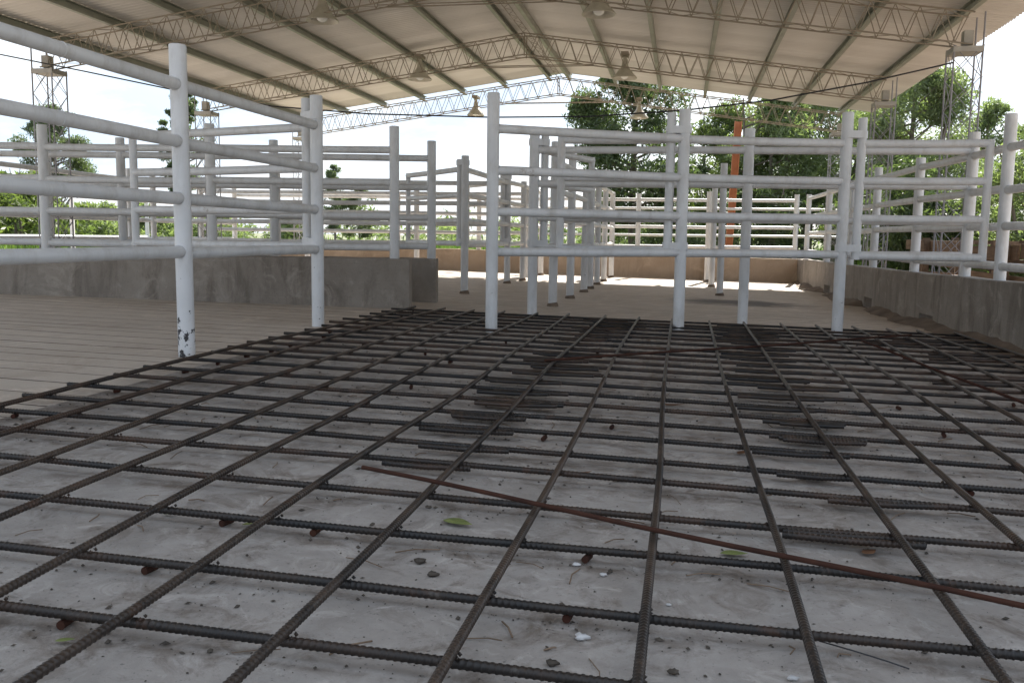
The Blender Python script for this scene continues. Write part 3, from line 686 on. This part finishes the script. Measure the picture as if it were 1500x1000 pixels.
# short chairs under the cross bars
chairs = [(228, 833), (106, 912), (336, 766), (832, 908), (860, 820), (466, 780)]
cpos = [(fl(px, py).x, fl(px, py).y) for px, py in chairs]
for y in TB:
    if y < 2.2: continue
    cpos.append((-2.50 + random.uniform(-.08, .1), y - .02)); 
    if y > 3: cpos.append((random.uniform(-2.2, 2.2), y - .02))
for (x, y) in cpos:
    ty = min(TB, key=lambda t: abs(t - y - .03)); mb = MB(); a = random.uniform(-.35, .35)
    l0, l1 = random.uniform(.007, .015), random.uniform(.015, .03)
    mb.tube([(x - math.sin(a) * l0, ty - l0, fz(x) + .0105), (x + math.sin(a) * l1, ty + l1, fz(x) + .0105)], 0.0092, 10)
    mb.build('chair_bar', ['redrust', 'rust'][random.random() < .4], mat_e)
# loose rods lying across the mat
def rod(label, a, b, r, mat, z=None):
    pts = []
    for i in range(9):
        t = i / 8; p = a.lerp(b, t); p.z += 0.003 * math.sin(t * 9); pts.append(p)
    mb = MB(); mb.tube(pts, r, 10); tag(mb.build('steel_rod', mat, loc=a), label, 'rod')
zr = ZL + BR + 0.008
a = fl(531, 684, 0.035); b = fl(1560, 901, zr + .004)
rod('thin rusty brown rod lying slanting across the near bars of the mat', fl(531, 684, zr), b, 0.0065, 'rust')
rod('rusty rod lying across the bars between middle and right posts of the curving fence', fl(798, 528, zr), fl(1335, 491, zr), 0.008, 'rust')
rod('reddish rusty rod lying slantwise over bars near the concrete side wall', fl(1262, 499, zr), fl(1540, 606, zr), 0.008, 'redrust')
mb = MB(); w0, w1 = fl(1200, 938, .012), fl(1332, 979, .004); mb.tube([w0, w0.lerp(w1, .4) + Vector((0, -.006, .004)), w0.lerp(w1, .75) + Vector((0, .004, 0)), w1], 0.0016, 6)
tag(mb.build('wire', 'cable', loc=w0), 'short piece of thin dark wire on the slab under the near bars', 'wire')

# ------------------------------------------------------------------ litter on the slab
def leaf(px, py, L, Wd, ang, mat, label, curl=0.25):
    p = fl(px, py, .004); mb = MB(); n = 8
    for i in range(n + 1):
        t = i / n; w = Wd * math.sin(math.pi * min(1, t ** .8)) * .5 + .0006
        x = (t - .5) * L; z = curl * L * (t - .4) ** 2 * .8
        for sgn, dz in ((-1, .35 * w), (0, 0), (1, .35 * w)):
            v = Vector((x, w * sgn, z + dz)); v.rotate(Matrix.Rotation(ang, 3, 'Z')); mb.v.append(p + v)
    for i in range(n):
        for k in range(2): a = i * 3 + k; mb.f.append((a, a + 1, a + 4, a + 3)); mb.mi.append(0)
    o = mb.build('fallen_leaf', mat, loc=p); tag(o, label, 'leaf', 'leaves fallen on the slab')
    sm = o.modifiers.new('thick', 'SOLIDIFY'); sm.thickness = .0006
leaf(670, 767, .095, .046, -.35, 'fallen_green', 'curled green and brown leaf lying alone in a cell above the slanting rusty rod end')
leaf(1075, 812, .07, .032, .1, 'fallen_green', 'flat green leaf lying beside the slanting rusty rod')
leaf(95, 938, .035, .014, .4, 'fallen_green', 'small narrow green leaf beside a red chair bar')
leaf(366, 768, .040, .018, .5, 'fallen_green', 'small green leaf next to a rusty chair bar under a rust-brown bar')
leaf(247, 753, .030, .014, .2, 'fallen_green', 'tiny green leaf against the underside of a ribbed bar')
leaf(845, 696, .10, .035, .1, 'fallen_brown', 'dry brown leaf lying along a cross bar', .6)
leaf(912, 703, .09, .03, .3, 'fallen_brown', 'second dry brown leaf further along the same cross bar', .5)
leaf(985, 594, .12, .03, -.1, 'fallen_brown', 'reddish dry leaf beside the straight middle bar', .4)
leaf(1193, 702, .12, .05, -.2, 'fallen_brown', 'broken orange-brown leaf under a lapped bar', .3)
leaf(1273, 810, .045, .03, .6, 'fallen_brown', 'small orange dry leaf in an open cell', .6)
leaf(1087, 664, .06, .03, .9, 'fallen_brown', 'yellowish dry leaf touching a bar by the lapped ends', .6)
def pebble(px, py, r, mat, label):
    p = fl(px, py, r * .45); mb = MB(); n = 9; seed = random.uniform(0, 9)
    for i in range(6):
        th = math.pi * i / 5
        for k in range(n):
            a = 2 * math.pi * k / n; rr = r * (1 + .25 * math.sin(3 * a + seed) * math.sin(th) + .15 * math.sin(5 * a + th * 4 + seed))
            mb.v.append(p + Vector((rr * 1.25 * math.sin(th) * math.cos(a), rr * .9 * math.sin(th) * math.sin(a), rr * .55 * math.cos(th))))
    for i in range(5):
        for k in range(n): a, b2 = i * n + k, i * n + (k + 1) % n; mb.f.append((a, a + n, b2 + n, b2)); mb.mi.append(0)
    tag(mb.build('pebble', mat, loc=p), label, 'pebble')
pebble(852, 932, .012, 'palestone', 'pale chipped stone near a red chair bar')
pebble(809, 970, .010, 'stone', 'round black pebble below the pale chipped stone')
pebble(615, 821, .012, 'stone', 'brown lump of dirt in the cell below the curled green leaf')
pebble(634, 840, .011, 'stone', 'pointed brown lump beside the other dirt lump')
pebble(884, 841, .007, 'palestone', 'small white chip in the middle of a cell')
pebble(844, 826, .008, 'palestone', 'flat white chip beside the red chair bar')
pebble(980, 885, .005, 'palestone', 'tiny white chip close to the straight middle bar')
pebble(1161, 992, .008, 'palestone', 'bright white chip near a thick brown bar')
pebble(987, 983, .009, 'stone', 'small tan stone lying alone beside the straight middle bar')
# crumbs of dirt, gathered along the bars
mb = MB()
def crumb(x, y, s):
    z = fz(x) + s * .3; a = random.uniform(0, 3); c, sn = math.cos(a), math.sin(a); e = random.uniform(.7, 2.2)
    P = [(s * e, 0, 0), (0, s, 0), (-s * e, 0, 0), (0, -s, 0), (0, 0, s * .8), (0, 0, -s * .5)]
    mb.add([(x + px * c - py * sn, y + px * sn + py * c, z + pz) for px, py, pz in P], [(0, 1, 4), (1, 2, 4), (2, 3, 4), (3, 0, 4), (1, 0, 5), (2, 1, 5), (3, 2, 5), (0, 3, 5)])
for i in range(7500):
    y = 1.0 + (random.random() ** 1.6) * 7.2
    if random.random() < .55: y = min(TB, key=lambda t: abs(t - y)) - abs(random.gauss(0.02, 0.03))
    x = random.uniform(-2.6, 2.4)
    cl = math.sin(x * 3.1 + y * 1.3) + math.sin(x * 1.2 - y * 2.7 + 1)
    if cl < random.uniform(-1.6, 1.2): continue
    crumb(x, y, min(.0075, .0012 + random.expovariate(1 / .0014)))
tag(mb.build('dirt_crumbs', 'stone', smooth=False), 'crumbs of dirt and gravel scattered along the bars', 'dirt', kind='stuff')
mb = MB()
for i in range(240):
    y = 1.2 + (random.random() ** 1.4) * 6.5; x = random.uniform(-2.5, 2.3); a = random.uniform(0, 3.1); l = random.uniform(.012, .06)
    c, sn = math.cos(a) * l, math.sin(a) * l; z = fz(x) + .003
    mb.tube([(x - c, y - sn, z), (x + random.uniform(-.01, .01), y, z + .004), (x + c, y + sn, z)], random.uniform(.0010, .0022), 5)
tag(mb.build('twigs', 'wood', smooth=False), 'bits of dry twig and straw scattered on the slab', 'twigs', kind='stuff')

# ------------------------------------------------------------------ outside: orange column, timber, vegetation
e = empty('steel_column', (1.03, 21.0, -0.22), 'rust-orange steel column standing beyond the brown end wall', 'column')
mb = MB(); top = atY(1076, 178, 21.0); z1 = top.z
for off in (-.07, .07): mb.box((1.03 + off, 21.0, (z1 - .22) / 2), (.018, .17, z1 + .22))
mb.build('flange', 'orange', e, smooth=False)
mb = MB(); mb.box((1.03, 21.0, (z1 - .22) / 2), (.122, .016, z1 + .21)); mb.build('web', 'orange', e, smooth=False)
mb = MB(); mb.box((1.03, 21.0, -.205), (.4, .4, .03)); mb.build('base_plate', 'orange', e, smooth=False); e.rotation_euler.y = 0.035
# timber stack outside the right wall
def plank(parent, a, b, w, t, roll=0.0):
    a, b = Vector(a), Vector(b); d = (b - a).normalized(); side = d.cross(Vector((0, 0, 1))).normalized(); up = side.cross(d)
    R = Matrix((side, d, up)).transposed(); R = R @ Matrix.Rotation(roll, 3, 'Y'); mb = MB()
    mb.box((a + b) / 2, (w, (b - a).length, t), rot=R); return mb.build('plank', 'wood', parent, smooth=False)
ts = empty('timber_ramp', (4.4, 13.0, -0.2), 'rough brown timber ramp of boards on posts outside the side wall', 'ramp')
for i, (x, zz) in enumerate(((4.15, .28), (4.17, .50), (4.13, .70))):
    y = 9.4
    while y < 17.5:
        l = random.uniform(2.4, 3.4); zo = random.uniform(-.03, .03)
        plank(ts, (x + random.uniform(-.03, .03), y, zz + zo), (x + random.uniform(-.03, .03), y + l, zz + zo + random.uniform(-.06, .05)), .035, random.uniform(.15, .2)); y += l + .02
for i in range(9):
    y = 9.6 + i * .95; mb = MB(); mb.box((4.05 if i % 2 else 4.24, y, .3), (.10, .10, 1.05 + random.uniform(-.1, .12)), random.uniform(-.2, .2)); mb.build('post', 'wood', ts, smooth=False)
for i in range(14):
    y = 9.6 + i * .58; plank(ts, (4.25, y, .80 + random.uniform(-.01, .02)), (5.9, y + random.uniform(-.1, .1), .78), .19, .04)
sp_ = empty('timber_stack', (3.4, 10.5, -0.2), 'loose heap of weathered planks lying between side wall and ramp', 'timber')
for i in range(11):
    y = random.uniform(8.6, 12.6); x = random.uniform(3.0, 3.75); a = random.uniform(-.35, .35); l = random.uniform(1.2, 2.4); z = -.12 + .045 * i
    plank(sp_, (x - math.sin(a) * l / 2, y - l / 2, z), (x + math.sin(a) * l / 2, y + l / 2, z + random.uniform(-.08, .10)), random.uniform(.13, .22), .04, random.uniform(-.2, .2))

def leaves_mesh(name, mat, parent, centers, radii, counts, size, flat=0.5, droop=0.0, loc=None):
    V = []; 
    for c, r, n in zip(centers, radii, counts):
        d = rng.normal(size=(n, 3)); d /= np.linalg.norm(d, axis=1)[:, None]
        rr = rng.random(n) ** 0.45 * (1 + 0.18 * np.sin(d[:, 0] * 5 + c[0]) + .15 * np.sin(d[:, 2] * 7 + c[1]))
        V.append(np.array(c) + d * rr[:, None] * np.array(r))
    P = np.concatenate(V); n = len(P)
    a = rng.normal(size=(n, 3)); a[:, 2] -= droop; a /= np.linalg.norm(a, axis=1)[:, None]
    b = rng.normal(size=(n, 3)); b -= (b * a).sum(1)[:, None] * a; b /= np.linalg.norm(b, axis=1)[:, None]
    s = size * rng.uniform(.6, 1.35, n)[:, None]
    q = np.stack([P - a * s, P + b * s * flat * .5, P + a * s, P - b * s * flat * .5], 1).reshape(-1, 3)
    L = np.array(parent_loc(parent)) if parent else np.zeros(3)
    me = bpy.data.meshes.new(name); me.from_pydata((q - L).tolist(), [], np.arange(4 * n).reshape(-1, 4).tolist()); me.materials.append(M[mat]); me.update()
    o = bpy.data.objects.new(name, me); col.objects.link(o)
    if parent: o.parent = parent
    return o
def tree(label, px, ytop, dist, crown_w, base_frac, nblob, nleaf, leaf_size, mat, blob=0.32, name='tree', trunks=1, droop=0.2, cat='tree', trunk_r=None, shift=0.0):
    """px: picture column, ytop: picture row of its top, dist: metres away; crown_w in metres"""
    t = atY(px, ytop, dist); X, Y, H = t.x, dist, t.z + .22
    e = empty(name, (X, Y, -0.22), label, cat)
    cen, rad_, cnt = [], [], []
    zb = H * base_frac
    for i in range(nblob):
        u = (i + random.random()) / nblob; z = zb + (H - zb) * (0.06 + .88 * u)
        env = math.sin(math.pi * min(1, max(.06, (u * .86 + .12)))) ** .7
        a = random.uniform(0, 2 * math.pi); rr = crown_w / 2 * env * random.uniform(.25, .85)
        b = crown_w * blob * random.uniform(.6, 1.15) * (0.55 + .45 * env)
        cen.append((X + rr * math.cos(a) + shift * u, Y + rr * math.sin(a), z - .22)); rad_.append((b, b, b * random.uniform(.5, .8))); cnt.append(int(nleaf / nblob * random.uniform(.7, 1.3)))
    tr = trunk_r or H * .016
    mb = MB(); tops = []
    for k in range(trunks):
        ox = 0 if trunks == 1 else random.uniform(-.4, .4) * crown_w * .7
        hx = X + ox * 1.2 + shift * .6; pts = [(X + ox * .6, Y, -.3), (X + ox * .7 + random.uniform(-.1, .1), Y, H * .3), (X + ox + random.uniform(-.15, .15), Y + random.uniform(-.1, .1), H * .6), (hx, Y, H * .88)]
        mb.tube(pts, [tr, tr * .8, tr * .55, tr * .2], 8); tops.append(pts)
    for c in cen:
        pts = random.choice(tops); zs = max(H * .25, min(c[2] - .15 * H, H * .8)); f = zs / (H * .88); i = min(2, int(f * 3)); p = Vector(pts[i]).lerp(Vector(pts[i + 1]), f * 3 - i)
        mb.tube([p, p.lerp(Vector(c), .5) + Vector((0, 0, -.04 * H)), c], [tr * .4, tr * .22, tr * .08], 6)
    mb.build('trunk', 'bark', e)
    leaves_mesh('crown', mat, e, cen, rad_, cnt, leaf_size, .5, droop)
    return e
# left, beyond the pens
tree('tall loose-crowned gum tree behind the lattice column that the cable passes', 76, 150, 46, 5.0, .34, 70, 26000, .10, 'leaf_euc', .12, 'gum_tree', droop=.6)
tree('slender tall gum tree rising behind the chipped white post', 266, 118, 50, 3.3, .26, 60, 20000, .10, 'leaf_euc', .14, 'gum_tree', droop=.6)
tree('far small dark tree on the skyline near the end truss foot', 490, 238, 85, 3.8, .10, 34, 9000, .15, 'leaf_euc', .17, 'gum_tree')
tree('lower far tree beside the small dark skyline tree', 526, 262, 88, 4.8, .05, 30, 8000, .15, 'leaf_euc', .17, 'gum_tree')
for i, (px, yt, d, w, lab) in enumerate(((15, 240, 24, 3.8, 'tall yellow-green leafy shrub behind the outer pen fence'), (62, 262, 26, 3.0, 'yellow-green shrub in front of the loose-crowned gum tree'), (118, 292, 30, 2.6, 'rounded green shrub between the loose-crowned gum tree and the swung-back gate'), (155, 296, 33, 2.8, 'loose pale green shrub behind the end of the swung-back gate'), (215, 300, 38, 3.6, 'green shrub behind the near chipped post'), (320, 310, 48, 5.0, 'low broad green bush under the slender gum tree'), (430, 300, 44, 3.2, 'bushy green shrub standing before the far skyline trees'), (-60, 236, 22, 4.0, 'large leafy shrub just beyond the outer corner of the pens'))):
    tree(lab, px, yt, d, w, .04, 10, 3600, .13 if d < 35 else .17, 'leaf_yellow' if i in (0, 1, 7) else 'leaf_mid', .26, 'shrub', 2, .1, 'shrub')
# right side
tree('big dark spreading tree behind the pale lamp of the end truss', 935, 60, 27, 4.7, .14, 54, 30000, .085, 'leaf_dark', .17, 'broadleaf_tree', 1, .3, trunk_r=.13)
tree('light green feathery tree behind the rust-orange column', 1066, 145, 30, 3.9, .12, 34, 15000, .085, 'leaf_yellow', .23, 'broadleaf_tree', 3, .3)
tree('thin-stemmed green tree between the rust-orange column and the closed gate', 1135, 120, 28, 3.8, .30, 38, 18000, .085, 'leaf_mid', .22, 'broadleaf_tree', 3, .4)
tree('thin-stemmed tree behind the paired posts of the closed gate', 1215, 105, 30, 4.4, .30, 40, 19000, .085, 'leaf_mid', .22, 'broadleaf_tree', 4, .4)
tree('tall airy green tree behind the lattice columns of the side wall', 1348, 72, 25, 3.7, .20, 54, 32000, .075, 'leaf_mid', .20, 'broadleaf_tree', 3, .5)
tree('sparse fine-leaved tree standing alone past the timber ramp', 1472, 138, 28, 3.0, .26, 30, 11000, .07, 'leaf_mid', .19, 'broadleaf_tree', 2, .4)
tree('airy tree half hidden by the roof eave above the side wall', 1290, 60, 33, 4.2, .30, 34, 18000, .09, 'leaf_mid', .20, 'broadleaf_tree', 3, .4)
for px, yt, d, w, mt, lab in ((1105, 258, 24, 2.8, 'leaf_dark', 'dark bush behind the end wall next to the orange column'), (1180, 268, 26, 2.6, 'leaf_dark', 'dark bush behind the closed gate hinge'), (1320, 238, 20, 3.0, 'leaf_dark', 'dense dark evergreen bush behind the side wall fence'), (1400, 262, 19, 2.6, 'leaf_dark', 'dense dark bush behind the timber ramp'), (1478, 250, 18, 2.6, 'leaf_mid', 'green bush at the near end of the timber ramp'), (1000, 300, 25, 2.4, 'leaf_mid', 'low green bush beneath the big dark tree'), (900, 318, 34, 2.6, 'leaf_mid', 'low green bush on the open-field side of the big dark tree'), (1545, 200, 17, 3.2, 'leaf_mid', 'leafy bush just past the near end of the ramp'), (1250, 285, 24, 2.4, 'leaf_yellow', 'yellow-green bush behind the closed gate')):
    tree(lab, px, yt, d, w, .03, 14, 6500, .075, mt, .25, 'shrub', 2, .1, 'shrub')
# far wood along the horizon, tall grass
cen, r_, cn = [], [], []
for i in range(150):
    x = -150 + i * 1.9 + random.uniform(-1, 1); y = random.uniform(120, 175); h = random.uniform(2.0, 5.5)
    cen.append((x, y, h * .4)); r_.append((random.uniform(2, 4), 2, h * .6)); cn.append(150)
tag(leaves_mesh('far_wood', 'leaf_mid', None, cen, r_, cn, .6), 'distant line of trees along the horizon', 'wood', kind='stuff')
n = 26000
gy = 19.6 + rng.random(n) ** 1.7 * 50; gx = -3 + (rng.random(n) - .5) * (gy * 1.35) - gy * .12
keep = ~((gx > -9.8) & (gx < 2.8) & (gy < 19.2)); gx, gy = gx[keep], gy[keep]; n = len(gx)
hgt = rng.uniform(.25, .75, n) * (1 + .35 * np.sin(gx * .8) * np.sin(gy * .5)); ang = rng.random(n) * 6.28; lean = rng.normal(0, .22, (n, 2)); wd = rng.uniform(.012, .03, n) * (1 + gy / 40)
p0 = np.stack([gx - np.cos(ang) * wd, gy - np.sin(ang) * wd, np.full(n, -.24)], 1); p1 = np.stack([gx + np.cos(ang) * wd, gy + np.sin(ang) * wd, np.full(n, -.24)], 1)
p2 = np.stack([gx + lean[:, 0] * hgt * .4, gy + lean[:, 1] * hgt * .4, -.24 + hgt * .65], 1) + (p1 - p0) * .35; p3 = np.stack([gx + lean[:, 0] * hgt, gy + lean[:, 1] * hgt, -.24 + hgt], 1); p4 = p2 - (p1 - p0) * .7
q = np.stack([p0, p1, p2, p3, p4], 1).reshape(-1, 3)
me = bpy.data.meshes.new('tall_grass'); me.from_pydata(q.tolist(), [], np.arange(5 * n).reshape(-1, 5).tolist()); me.materials.append(M['grass']); me.update()
o = bpy.data.objects.new('tall_grass', me); col.objects.link(o); tag(o, 'tall green grass growing beyond the pens', 'grass', kind='stuff')
